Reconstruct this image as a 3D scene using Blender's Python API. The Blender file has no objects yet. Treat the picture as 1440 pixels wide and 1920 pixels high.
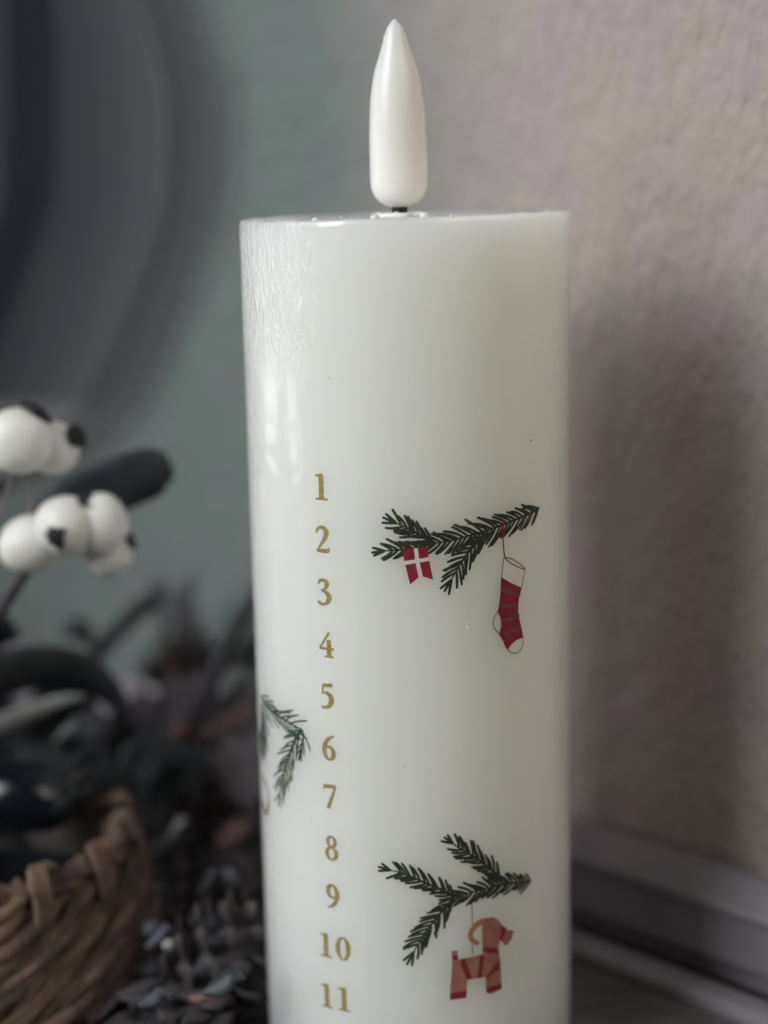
import bpy, bmesh, math, random
from mathutils import Vector, Matrix
from mathutils.geometry import tessellate_polygon
random.seed(7)
S = bpy.context.scene
COL = S.collection
PI = math.pi

# ------------------------------------------------------------------ camera
F, PITCH, ROLL = 3135.6, 0.19311, -0.0221          # focal length in photo pixels (1440 x 1920)
H = 0.200                                          # candle height
CAMZ = H + 0.0067
CX, CY, R = 0.0061, 0.3861, 0.0375                 # candle axis and radius
FWD = Vector((0, math.cos(PITCH), -math.sin(PITCH)))
_up = Vector((0, math.sin(PITCH), math.cos(PITCH)))
_rt = Vector((1, 0, 0))
RT = math.cos(ROLL) * _rt + math.sin(ROLL) * _up
UP = -math.sin(ROLL) * _rt + math.cos(ROLL) * _up
CAM = Vector((0, 0, CAMZ))
cd = bpy.data.cameras.new('camera')
cam = bpy.data.objects.new('camera', cd)
COL.objects.link(cam)
m = Matrix.Identity(4)
for i in range(3):
    m[i][0], m[i][1], m[i][2], m[i][3] = RT[i], UP[i], -FWD[i], CAM[i]
cam.matrix_world = m
cd.sensor_fit = 'VERTICAL'
cd.sensor_height = 24.0
cd.lens = 24.0 * F / 1920.0
cd.clip_start, cd.clip_end = 0.01, 50
cd.dof.use_dof = True
cd.dof.focus_distance = 0.362
cd.dof.aperture_fstop = 2.9
S.camera = cam

# ------------------------------------------------------------------ world, lamps, exposure
w = bpy.data.worlds.new('World')
S.world = w
w.use_nodes = True
bg = w.node_tree.nodes['Background']
bg.inputs[0].default_value = (0.78, 0.86, 1.0, 1)
bg.inputs[1].default_value = 0.023


def lamp(name, loc, target, sx, sy, power, color, spread=180):
    d = bpy.data.lights.new(name, 'AREA')
    d.shape = 'RECTANGLE'
    d.size, d.size_y = sx, sy
    d.energy = power
    d.color = color
    d.spread = math.radians(spread)
    o = bpy.data.objects.new(name, d)
    COL.objects.link(o)
    o.location = loc
    o.rotation_euler = (Vector(target) - Vector(loc)).to_track_quat('-Z', 'Y').to_euler()
    return o


lamp('window_light', (-0.73, -0.085, 0.98), (0.0, 0.40, 0.48), 0.56, 1.5, 2.65, (0.93, 0.98, 1.0), 53)
lamp('side_window_light', (-0.80, 0.68, 0.27), (0.0, 0.40, 0.29), 0.26, 0.50, 0.125, (0.92, 0.98, 1.0), 64)
lamp('side_window_light', (-0.86, 0.33, 0.27), (0.0, 0.40, 0.29), 0.16, 0.50, 0.10, (0.92, 0.98, 1.0), 64)
lamp('pink_streak_lamp', (-0.84, 0.48, 0.31), (0.0, 0.40, 0.17), 0.06, 0.36, 0.20, (1.0, 0.42, 0.45))  # added pink lamp, only for a rosy streak reflected in the wax
lamp('right_fill', (0.63, -0.13, 0.80), (0.01, 0.38, 0.12), 0.80, 0.7, 3.4, (1.0, 0.95, 0.86))  # added fill lamp that lifts the candle's right side
S.view_settings.view_transform = 'Standard'
S.view_settings.look = 'None'
S.view_settings.exposure = 0.10
S.view_settings.gamma = 1.0
S.cycles.use_denoising = True
S.cycles.max_bounces = 8


# ------------------------------------------------------------------ from photo pixels to points
def ray(px, py):
    return (FWD + RT * ((px - 720) / F) - UP * ((py - 960) / F))


def aty(px, py, y):                                # point at horizontal distance y
    d = ray(px, py)
    return CAM + d * (y / d.y)


def onz(px, py, z):
    d = ray(px, py)
    return CAM + d * ((z - CAM.z) / d.z)


def oncyl(px, py):                                 # (arc length, height) on the candle's side
    d = ray(px, py)
    ox, oy = CAM.x - CX, CAM.y - CY
    a = d.x ** 2 + d.y ** 2
    b = 2 * (ox * d.x + oy * d.y)
    c = ox * ox + oy * oy - R * R
    disc = max(b * b - 4 * a * c, 0)
    t = (-b - math.sqrt(disc)) / (2 * a)
    p = CAM + d * t
    return (math.atan2(p.x - CX, -(p.y - CY)) * R, p.z)


def wrap(s, z, off=0.0):                           # candle-local point
    a = s / R
    return Vector(((R + off) * math.sin(a), -(R + off) * math.cos(a), z))


# ------------------------------------------------------------------ object helpers
def link(o, parent=None):
    COL.objects.link(o)
    if parent is not None:
        o.parent = parent
    return o


def meshobj(name, verts, faces, mat, parent=None, smooth=True):
    me = bpy.data.meshes.new(name)
    me.from_pydata([tuple(v) for v in verts], [], faces)
    me.update()
    if smooth:
        me.polygons.foreach_set('use_smooth', [True] * len(me.polygons))
    if mat:
        me.materials.append(mat)
    return link(bpy.data.objects.new(name, me), parent)


def tag(o, label=None, cat=None, group=None, kind=None):
    if label: o['label'] = label
    if cat: o['category'] = cat
    if group: o['group'] = group
    if kind: o['kind'] = kind
    return o


def thing(name, loc, label, cat, group=None):
    o = bpy.data.objects.new(name, None)
    o.empty_display_size = 0.01
    o.location = loc
    COL.objects.link(o)
    return tag(o, label, cat, group)


def grid_faces(nu, nv, cu=False, cv=False, base=0):
    f = []
    for i in range(nu if cu else nu - 1):
        for j in range(nv if cv else nv - 1):
            a = i * nv + j
            b = ((i + 1) % nu) * nv + j
            c = ((i + 1) % nu) * nv + (j + 1) % nv
            d = i * nv + (j + 1) % nv
            f.append((base + a, base + b, base + c, base + d))
    return f


def catmull(pts, n):
    """resample a polyline of tuples smoothly into n points"""
    P = [tuple(p) for p in pts]
    if len(P) == 2:
        return [tuple(a + (b - a) * i / (n - 1) for a, b in zip(P[0], P[1])) for i in range(n)]
    out = []
    k = len(P) - 1
    for i in range(n):
        t = i / (n - 1) * k
        j = min(int(t), k - 1)
        u = t - j
        p0, p1, p2, p3 = P[max(j - 1, 0)], P[j], P[j + 1], P[min(j + 2, k)]
        out.append(tuple(0.5 * (2 * b + (c - a) * u + (2 * a - 5 * b + 4 * c - d) * u * u + (3 * b - a - 3 * c + d) * u ** 3)
                         for a, b, c, d in zip(p0, p1, p2, p3)))
    return out


def tube_geo(pts, radii, ns=8, n=None, caps=True):
    """tube along 3-D points; radii one number or a list"""
    if not isinstance(radii, (list, tuple)):
        radii = [radii] * len(pts)
    q = [tuple(p) + (r,) for p, r in zip(pts, radii)]
    if n:
        q = catmull(q, n)
    V = [Vector(a[:3]) for a in q]
    rr = [a[3] for a in q]
    verts = []
    prev = None
    for i, p in enumerate(V):
        t = (V[min(i + 1, len(V) - 1)] - V[max(i - 1, 0)])
        t = t.normalized() if t.length > 1e-12 else Vector((0, 0, 1))
        if prev is None:
            a = t.orthogonal().normalized()
        else:
            a = prev - t * prev.dot(t)
            a = a.normalized() if a.length > 1e-9 else t.orthogonal().normalized()
        prev = a
        b = t.cross(a)
        for k in range(ns):
            an = 2 * PI * k / ns
            verts.append(p + (a * math.cos(an) + b * math.sin(an)) * max(rr[i], 1e-6))
    faces = grid_faces(len(V), ns, False, True)
    if caps:
        faces.append(tuple(range(ns - 1, -1, -1)))
        o = (len(V) - 1) * ns
        faces.append(tuple(range(o, o + ns)))
    return verts, faces


class Geo:
    def __init__(self):
        self.v, self.f = [], []

    def add(self, vf):
        b = len(self.v)
        self.v += vf[0]
        self.f += [tuple(i + b for i in f) for f in vf[1]]
        return self


def lathe(prof, ns=64):
    verts, faces = [], []
    for r, z in prof:
        for k in range(ns):
            a = 2 * PI * k / ns
            verts.append(Vector((r * math.cos(a), r * math.sin(a), z)))
    faces = [f[::-1] for f in grid_faces(len(prof), ns, False, True)]
    return verts, faces


def ellipsoid(c, rx, ry, rz, axis=None, lump=0.0, nu=20, nv=28, seed=0):
    rnd = random.Random(seed)
    ph = [rnd.uniform(0, 6.28) for _ in range(6)]
    verts = []
    for i in range(nu):
        th = PI * i / (nu - 1)
        for j in range(nv):
            a = 2 * PI * j / nv
            x, y, z = math.sin(th) * math.cos(a), math.sin(th) * math.sin(a), math.cos(th)
            k = 1 + lump * (math.sin(3 * x + ph[0]) + math.sin(4 * y + ph[1]) + math.sin(3.5 * z + ph[2])) / 3
            verts.append(Vector((x * rx * k, y * ry * k, z * rz * k)))
    if axis is not None:
        q = Vector((0, 0, 1)).rotation_difference(Vector(axis).normalized())
        verts = [q @ v for v in verts]
    verts = [v + Vector(c) for v in verts]
    return verts, grid_faces(nu, nv, False, True)


# ------------------------------------------------------------------ materials
def mat(name, color, rough=0.5, metallic=0.0, color2=None, nscale=200, bump=0.0, bscale=400, bdist=0.001, coat=0.0,
        coat_rough=0.1, sss=0.0, sss_scale=0.005, sss_rad=(1, 0.6, 0.4), spec=0.5, detail=5.0, ramp=(0.4, 0.6), stretch=None):
    m = bpy.data.materials.new(name)
    m.use_nodes = True
    nt = m.node_tree
    b = nt.nodes['Principled BSDF']
    b.inputs['Base Color'].default_value = (*color, 1)
    b.inputs['Roughness'].default_value = rough
    b.inputs['Metallic'].default_value = metallic
    b.inputs['Specular IOR Level'].default_value = spec
    b.inputs['Coat Weight'].default_value = coat
    b.inputs['Coat Roughness'].default_value = coat_rough
    if sss:
        b.inputs['Subsurface Weight'].default_value = sss
        b.inputs['Subsurface Scale'].default_value = sss_scale
        b.inputs['Subsurface Radius'].default_value = sss_rad
    tc = nt.nodes.new('ShaderNodeTexCoord')
    co = tc.outputs['Object']
    if stretch:
        mp = nt.nodes.new('ShaderNodeMapping')
        mp.inputs['Scale'].default_value = stretch
        nt.links.new(co, mp.inputs[0])
        co = mp.outputs[0]
    if color2:
        n = nt.nodes.new('ShaderNodeTexNoise')
        n.inputs['Scale'].default_value = nscale
        n.inputs['Detail'].default_value = detail
        nt.links.new(co, n.inputs['Vector'])
        r = nt.nodes.new('ShaderNodeValToRGB')
        r.color_ramp.elements[0].position, r.color_ramp.elements[1].position = ramp
        r.color_ramp.elements[0].color = (*color, 1)
        r.color_ramp.elements[1].color = (*color2, 1)
        nt.links.new(n.outputs['Fac'], r.inputs[0])
        nt.links.new(r.outputs[0], b.inputs['Base Color'])
    if bump:
        n = nt.nodes.new('ShaderNodeTexNoise')
        n.inputs['Scale'].default_value = bscale
        n.inputs['Detail'].default_value = 4
        nt.links.new(co, n.inputs['Vector'])
        bp = nt.nodes.new('ShaderNodeBump')
        bp.inputs['Strength'].default_value = bump
        bp.inputs['Distance'].default_value = bdist
        nt.links.new(n.outputs['Fac'], bp.inputs['Height'])
        nt.links.new(bp.outputs[0], b.inputs['Normal'])
    return m


class N:
    """small node-graph helper"""
    def __init__(self, m):
        self.nt = m.node_tree
        self.bsdf = self.nt.nodes['Principled BSDF']

    def new(self, t, **kw):
        n = self.nt.nodes.new(t)
        for k, v in kw.items():
            setattr(n, k, v)
        return n

    def put(self, sock, v):
        if hasattr(v, 'links') or isinstance(v, bpy.types.NodeSocket):
            self.nt.links.new(v, sock)
        else:
            sock.default_value = v

    def math(self, op, a, b=0.0, c=None, clamp=False):
        n = self.new('ShaderNodeMath', operation=op, use_clamp=clamp)
        self.put(n.inputs[0], a)
        self.put(n.inputs[1], b)
        if c is not None:
            self.put(n.inputs[2], c)
        return n.outputs[0]

    def band(self, v, lo0, lo1, hi1, hi0):
        """smooth 0..1..0 window over value v"""
        return self.math('MULTIPLY', self.sstep(v, lo0, lo1), self.sstep(v, hi0, hi1))

    def sstep(self, v, a, b):
        n = self.new('ShaderNodeMapRange', interpolation_type='SMOOTHSTEP')
        self.put(n.inputs['Value'], v)
        if a <= b:
            n.inputs['From Min'].default_value, n.inputs['From Max'].default_value = a, b
        else:
            n.inputs['From Min'].default_value, n.inputs['From Max'].default_value = b, a
            n.inputs['To Min'].default_value, n.inputs['To Max'].default_value = 1, 0
        return n.outputs[0]

    def noise(self, vec, scale, detail=4, rough=0.5, dist=0.0):
        n = self.new('ShaderNodeTexNoise')
        self.put(n.inputs['Vector'], vec)
        n.inputs['Scale'].default_value = scale
        n.inputs['Detail'].default_value = detail
        n.inputs['Roughness'].default_value = rough
        n.inputs['Distortion'].default_value = dist
        return n.outputs['Fac']

    def mix(self, fac, a, b):
        n = self.new('ShaderNodeMix', data_type='RGBA')
        self.put(n.inputs[0], fac)
        self.put(n.inputs[6], a if not isinstance(a, tuple) else (*a, 1))
        self.put(n.inputs[7], b if not isinstance(b, tuple) else (*b, 1))
        return n.outputs[2]


# ------------------------------------------------------------------ the setting: wall, skirting board, floor
ZS = 0.0300                                        # top of the skirting board
pa, pb = onz(1080, 1522, ZS), onz(1430, 1636, ZS)
pc = onz(20, 1194, ZS)
U = (pb - pc); U.z = 0; U.normalize()              # along the wall, towards the right and the viewer
W0 = pa.copy(); W0.z = 0
NRM = Vector((U.y, -U.x, 0))                       # out of the wall
if NRM.y > 0: NRM = -NRM


def onwall(u, out, z):
    return W0 + U * u + NRM * out + Vector((0, 0, z))


def extrude_profile(prof, u0, u1, close=True):
    v = [onwall(u0, a, b) for a, b in prof] + [onwall(u1, a, b) for a, b in prof]
    n = len(prof)
    f = [(i, (i + 1) % n, n + (i + 1) % n, n + i) for i in range(n)]
    f += [tuple(range(n - 1, -1, -1)), tuple(range(n, 2 * n))]
    return v, f


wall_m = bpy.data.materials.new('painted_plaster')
wall_m.use_nodes = True
g = N(wall_m)
tc = g.new('ShaderNodeTexCoord')
sx = g.new('ShaderNodeSeparateXYZ')
mp = g.new('ShaderNodeMapping')
# wall-local coordinates: x along the wall, z up
ang = math.atan2(U.y, U.x)
mp.vector_type = 'TEXTURE'
mp.inputs['Location'].default_value = tuple(W0)
mp.inputs['Rotation'].default_value = (0, 0, ang)
g.nt.links.new(tc.outputs['Object'], mp.inputs[0])
wc = mp.outputs[0]
g.nt.links.new(wc, sx.inputs[0])
ux = sx.outputs[0]
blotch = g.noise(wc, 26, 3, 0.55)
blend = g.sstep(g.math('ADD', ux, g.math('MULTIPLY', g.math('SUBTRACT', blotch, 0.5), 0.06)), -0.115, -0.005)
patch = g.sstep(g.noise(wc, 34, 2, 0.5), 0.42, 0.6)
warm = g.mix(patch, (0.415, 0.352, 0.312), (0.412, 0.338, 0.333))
left_shade = g.mix(patch, (0.168, 0.208, 0.188), (0.175, 0.206, 0.196))  # darker green paints in the weaker light on the wall's left
g.nt.links.new(g.mix(blend, left_shade, warm), g.bsdf.inputs['Base Color'])
g.bsdf.inputs['Roughness'].default_value = 0.6
g.bsdf.inputs['Specular IOR Level'].default_value = 0.25
st = g.new('ShaderNodeMapping')
st.inputs['Rotation'].default_value = (0, math.radians(28), 0)
st.inputs['Scale'].default_value = (1.5, 1, 0.8)
g.nt.links.new(wc, st.inputs[0])
n1 = g.noise(st.outputs[0], 170, 3, 0.55, 0.6)
n2 = g.noise(st.outputs[0], 60, 3, 0.5, 0.3)
hgt = g.math('ADD', g.math('MULTIPLY', n1, 0.6), n2)
bp = g.new('ShaderNodeBump')
bp.inputs['Strength'].default_value = 0.62
bp.inputs['Distance'].default_value = 0.0045
g.nt.links.new(hgt, bp.inputs['Height'])
g.nt.links.new(bp.outputs[0], g.bsdf.inputs['Normal'])

UL, UR = -0.75, 0.20
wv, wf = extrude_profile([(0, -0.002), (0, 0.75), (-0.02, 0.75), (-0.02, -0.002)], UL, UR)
tag(meshobj('wall', wv, wf, wall_m, smooth=False), 'rough painted plaster wall behind the candle, beige with shade painted in as darker green at the left', None, None, 'structure')

skirt_m = mat('skirting_paint', (0.235, 0.212, 0.236), 0.45, color2=(0.258, 0.234, 0.258), nscale=70, bump=0.15, bscale=160, bdist=0.0008)
prof = [(0.0010, 0.0), (0.0010, ZS - 0.0030), (0.0024, ZS - 0.0004), (0.0036, ZS - 0.0002), (0.0048, ZS - 0.0006), (0.0100, 0.0243), (0.0104, 0.0240), (0.0110, 0.0246), (0.0122, 0.0246), (0.0131, 0.0238), (0.0134, 0.0226),
        (0.0130, 0.0212), (0.0120, 0.0203), (0.0112, 0.0200), (0.0112, 0.0075), (0.0104, 0.0066), (0.0072, 0.0066), (0.0072, 0.0)]
sv, sf = extrude_profile(prof, UL, UR)
sk = meshobj('skirting_board', sv, sf, skirt_m, smooth=False)
tag(sk, 'grey moulded skirting board along the foot of the wall', None, None, 'structure')
shoe = [(0.0130, -0.003), (0.0130, 0.0012), (0.0138, 0.0022), (0.0200, 0.0024), (0.0222, 0.0016), (0.0226, 0.0), (0.0226, -0.003)]
shv, shf = extrude_profile(shoe, UL, UR)
meshobj('shoe_moulding', shv, shf, skirt_m, sk, smooth=False)

floor_m = mat('floor_wood', (0.075, 0.068, 0.072), 0.35, color2=(0.11, 0.10, 0.10), nscale=30, bump=0.2, bscale=120, bdist=0.0005, stretch=(1, 6, 1))
fl = meshobj('floor', [(-1.6, -1.2, -0.004), (1.4, -1.2, -0.004), (1.4, 1.6, -0.004), (-1.6, 1.6, -0.004)], [(0, 1, 2, 3)],
             mat('floor_under', (0.02, 0.018, 0.018), 0.8), smooth=False)
tag(fl, 'dark grey wooden floor under the candle and basket', None, None, 'structure')
# floor boards laid along the wall
bw = 0.045
for i in range(12):
    o0 = 0.0245 + i * bw
    pv, pf = extrude_profile([(o0 + 0.0006, -0.0038), (o0 + 0.0006, -0.0006), (o0 + 0.0014, 0.0), (o0 + bw - 0.0014, 0.0), (o0 + bw - 0.0006, -0.0006), (o0 + bw - 0.0006, -0.0038)], UL, UR + 0.2)
    meshobj('floor_board', pv, pf, floor_m, fl, smooth=False)

# ------------------------------------------------------------------ the candle
candle = thing('candle', (CX, CY, 0), 'tall white LED pillar candle printed with gold calendar numbers and fir sprigs', 'candle')

wax = bpy.data.materials.new('white_wax')
wax.use_nodes = True
g = N(wax)
b = g.bsdf
b.inputs['Base Color'].default_value = (0.87, 0.868, 0.805, 1)
b.inputs['Roughness'].default_value = 0.42
b.inputs['Subsurface Weight'].default_value = 1.0
b.inputs['Subsurface Scale'].default_value = 0.04
b.inputs['Subsurface Radius'].default_value = (1.0, 0.95, 0.75)
b.inputs['Coat Weight'].default_value = 0.9
b.inputs['Coat Roughness'].default_value = 0.09
tc = g.new('ShaderNodeTexCoord')
oc = tc.outputs['Object']
sp = g.new('ShaderNodeSeparateXYZ')
g.nt.links.new(oc, sp.inputs[0])
az = g.math('MULTIPLY', g.math('ARCTAN2', sp.outputs[0], g.math('MULTIPLY', sp.outputs[1], -1)), R)   # arc length
zz = sp.outputs[2]
arcv = g.new('ShaderNodeCombineXYZ')
g.nt.links.new(az, arcv.inputs[0]); g.nt.links.new(zz, arcv.inputs[1])
av = arcv.outputs[0]
# wrinkled skin of wax near the top on the left, frost lower down, everywhere a faint unevenness
s_l, z_l = oncyl(470, 420), oncyl(560, 700)[1]
sa, sb = oncyl(455, 500)[0], oncyl(590, 500)[0]
wr_mask = g.math('MULTIPLY', g.band(az, sa - 0.01, sa, sb - 0.003, sb + 0.002), g.sstep(zz, z_l - 0.006, z_l + 0.02))
rot = g.new('ShaderNodeMapping')
rot.inputs['Rotation'].default_value = (0, 0, math.radians(35))
rot.inputs['Scale'].default_value = (1.0, 0.38, 1)
g.nt.links.new(av, rot.inputs[0])
wr0 = g.noise(rot.outputs[0], 330, 2, 0.5, 1.5)
wr = g.noise(rot.outputs[0], 430, 2, 0.5, 1.6)
wr = g.math('ABSOLUTE', g.math('SUBTRACT', wr, 0.5))
wr = g.math('ADD', g.math('MULTIPLY', g.sstep(wr, 0.0, 0.08), 0.6), g.math('MULTIPLY', wr0, 3.0))
frost_s0, frost_s1 = oncyl(650, 1000)[0], oncyl(780, 1000)[0]
fr_mask = g.math('MULTIPLY', g.band(az, frost_s0 - 0.002, frost_s0 + 0.002, frost_s1 - 0.006, frost_s1 + 0.004), g.band(zz, oncyl(700, 1420)[1], oncyl(700, 1200)[1], oncyl(700, 850)[1], oncyl(700, 700)[1]))
fr = g.noise(av, 900, 3, 0.6, 0.8)
low = g.noise(av, 70, 2, 0.5)
vst2 = g.new('ShaderNodeMapping')
vst2.inputs['Scale'].default_value = (0.0, 1.0, 1)
g.nt.links.new(av, vst2.inputs[0])
vst = g.new('ShaderNodeMapping')
vst.inputs['Scale'].default_value = (1, 0.03, 1)
g.nt.links.new(av, vst.inputs[0])
vert = g.noise(vst.outputs[0], 220, 2, 0.5)
hh = g.math('ADD', g.math('MULTIPLY', g.math('MULTIPLY', wr, wr_mask), 0.00045), g.math('MULTIPLY', g.math('MULTIPLY', fr, fr_mask), 0.00012))
# a faint wandering step in the film, shaped to imitate a reflected edge, and a second one beside it
for spx, amp, zlo, zhi in ((672, 0.00022, 1910, 820), (738, 0.00010, 1300, 700)):
    ss = oncyl(spx, 1300)[0]
    wob = g.math('MULTIPLY', g.math('SUBTRACT', g.noise(vst2.outputs[0], 60, 3, 0.6), 0.5), 0.0022)
    stp = g.sstep(g.math('ADD', az, wob), ss - 0.0005, ss + 0.0005)
    fade = g.band(zz, oncyl(spx, zlo)[1], oncyl(spx, zlo)[1] + 0.01, oncyl(spx, zhi)[1] - 0.015, oncyl(spx, zhi)[1])
    back = g.sstep(az, ss + 0.006, ss + 0.0005)
    hh = g.math('ADD', hh, g.math('MULTIPLY', g.math('MULTIPLY', g.math('MULTIPLY', stp, back), fade), amp))
hh = g.math('ADD', hh, g.math('MULTIPLY', low, 0.0005))
hh = g.math('ADD', hh, g.math('MULTIPLY', vert, 0.00016))
bp = g.new('ShaderNodeBump')
bp.inputs['Strength'].default_value = 1.0
bp.inputs['Distance'].default_value = 1.0
g.nt.links.new(hh, bp.inputs['Height'])
g.nt.links.new(bp.outputs[0], b.inputs['Coat Normal'])
bp2 = g.new('ShaderNodeBump')
bp2.inputs['Strength'].default_value = 0.25
bp2.inputs['Distance'].default_value = 1.0
g.nt.links.new(hh, bp2.inputs['Height'])
g.nt.links.new(bp2.outputs[0], b.inputs['Normal'])

# body: a turned pillar with a thin raised lip and a shallow, uneven top
NS = 256
prof = [(0.0, 0.0), (R - 0.0015, 0.0), (R - 0.0003, 0.0005), (R, 0.002)]
prof += [(R, 0.002 + (H - 0.0035) * k / 40) for k in range(1, 41)]
prof += [(R - 0.00008, H - 0.0007), (R - 0.0003, H - 0.0002), (R - 0.0007, H), (R - 0.0012, H - 0.0001), (R - 0.0018, H - 0.0006),
         (R - 0.004, H - 0.0012), (R - 0.010, H - 0.0015), (R - 0.018, H - 0.0012), (R - 0.026, H - 0.0011), (0.006, H - 0.0006), (0.003, H - 0.0003), (0.0, H - 0.0003)]
verts, faces = lathe(prof, NS)
from mathutils import noise as mnoise
for i, v in enumerate(verts):
    if v.z > H - 0.01:
        k = (v.z - (H - 0.01)) / 0.01
        v.z += k * 0.0115 * v.x                                        # the top is cut a little aslant
        r = math.hypot(v.x, v.y)
        if v.z > H - 0.004:
            v.z += 0.00022 * mnoise.noise(Vector((v.x * 140, v.y * 140, 3))) * (1 if r > 0.005 else 0.2)
meshobj('body', verts, faces, wax, candle)

wax2 = mat('wax_skin', (0.80, 0.79, 0.76), 0.25, spec=0.5, coat=0.4)

# flame shaped bulb, leaning a little
shell = mat('bulb_plastic', (0.84, 0.81, 0.77), 0.36, sss=1.0, sss_scale=0.010, sss_rad=(1, 0.85, 0.7), coat=0.15, coat_rough=0.25)
tipz, botz = 0.0, 0.0
outline = [(35, 0.0), (37, 3.0), (42, 7.5), (52, 14.5), (68, 20.5), (85, 25), (110, 33), (132, 40), (165, 46.3), (198, 50), (232, 52), (264, 53), (300, 53.4), (328, 53.6),
           (340, 53.4), (342.5, 52.6), (345, 53.2), (354, 51.5), (364, 47.5), (373, 41.5), (380, 34), (386, 23), (388.5, 12), (389, 0)]
mmpx = (CY) / F / math.cos(math.radians(1))         # metres per photo pixel at the candle axis
zt = aty(745, 35, CY).z
prof = [(r * mmpx * 1.0, (35 - y) * mmpx) for y, r in outline]
base = aty(749.5, 389, CY)
tip = aty(739.5, 35, CY)
zs_ = (tip - base).length / (354 * mmpx)
rs_ = (base - CAM).dot(FWD) / F / mmpx
prof = [(r * rs_, (z + (389 - 35) * mmpx) * zs_) for r, z in prof][::-1]
prof = [(max(r, 0), z) for r, z in catmull(prof, 90)]
prof[0] = (0.0, prof[0][1]); prof[-1] = (0.0, prof[-1][1])
bv, bf = lathe(prof, 64)
lean = Vector((0, 0, 1)).rotation_difference((tip - base).normalized())
off = Vector((base.x - CX, 0, base.z))
bv = [lean @ v + off for v in bv]
meshobj('flame_bulb', bv, bf, shell, candle)
blk = mat('black_plastic', (0.008, 0.008, 0.009), 0.4)
wv_, wf_ = lathe([(0.0, -0.004), (0.0018, -0.004), (0.0018, 0.0006), (0.0, 0.0006)], 24)
meshobj('wick', [v + off for v in wv_], wf_, blk, candle)
# little collar of wax round the wick and stray crumbs on the rim
cv = []
for i in range(60):
    a = 2 * PI * i / 60
    rr = 0.0050 + 0.0022 * mnoise.noise(Vector((math.cos(a) * 1.6, math.sin(a) * 1.6, 7)))
    th = 0.00045 + 0.0005 * abs(mnoise.noise(Vector((math.cos(a) * 3, math.sin(a) * 3, 2))))
    for j in range(8):
        b_ = 2 * PI * j / 8
        q = rr + 0.0011 * math.cos(b_)
        cv.append(Vector((off.x + q * math.cos(a), q * math.sin(a), H - 0.0002 + 1.5 * th * math.sin(b_))))
meshobj('wax_collar', cv, grid_faces(60, 8, True, True), wax2, candle)
crumbs = [(521, 405, 0.00045), (796, 392, 0.0009), (1029, 391, 0.0005), (640, 400, 0.00035), (590, 404, 0.0006), (702, 396, 0.0008), (846, 396, 0.0003), (940, 396, 0.0003), (470, 408, 0.0004)]
for i, (px, py, r) in enumerate(crumbs):
    p = aty(px, py, CY + (-0.012 if i in (1, 5) else 0.010 if i % 2 else -0.020))
    lx, ly = p.x - CX, p.y - CY
    d = math.hypot(lx, ly)
    if d > R - 0.0012:
        lx, ly = lx * (R - 0.0012) / d, ly * (R - 0.0012) / d
    cz = H + 0.0115 * lx - 0.0003
    v_, f_ = ellipsoid((lx, ly, cz), r * 1.3, r, r * 1.0, lump=0.3, nu=8, nv=10, seed=i + 50)
    meshobj('wax_crumb', v_, f_, wax2, candle)
# a torn flap of skin standing at the rim behind
p = aty(636, 392, CY + 0.02)

# thin run of wax down the front
s0, z0 = oncyl(876, 1085)
s1, z1 = oncyl(877, 1178)
run = [wrap(s0 + (s1 - s0) * t + 0.0001 * math.sin(9 * t), z0 + (z1 - z0) * t, -0.00007) for t in [i / 24 for i in range(25)]]
rad = [0.00009 + 0.00001 * math.sin(i * 1.7) for i in range(23)] + [0.0003, 0.00016]
v_, f_ = tube_geo(run, rad, 8)
meshobj('wax_run', v_, f_, wax2, candle)
# pin holes
G = Geo()
dk = mat('dust_speck', (0.18, 0.17, 0.15), 0.6)
for px, py, r in [(995, 826, .26), (618, 709, .17), (757, 1436, .15)]:
    s_, z_ = oncyl(px, py)
    G.add(ellipsoid(wrap(s_, z_, 0.0), r * 0.0008, r * 0.0004, r * 0.0011, nu=7, nv=9))
meshobj('dust_speck', G.v, G.f, dk, candle)['kind'] = 'stuff'

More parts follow.
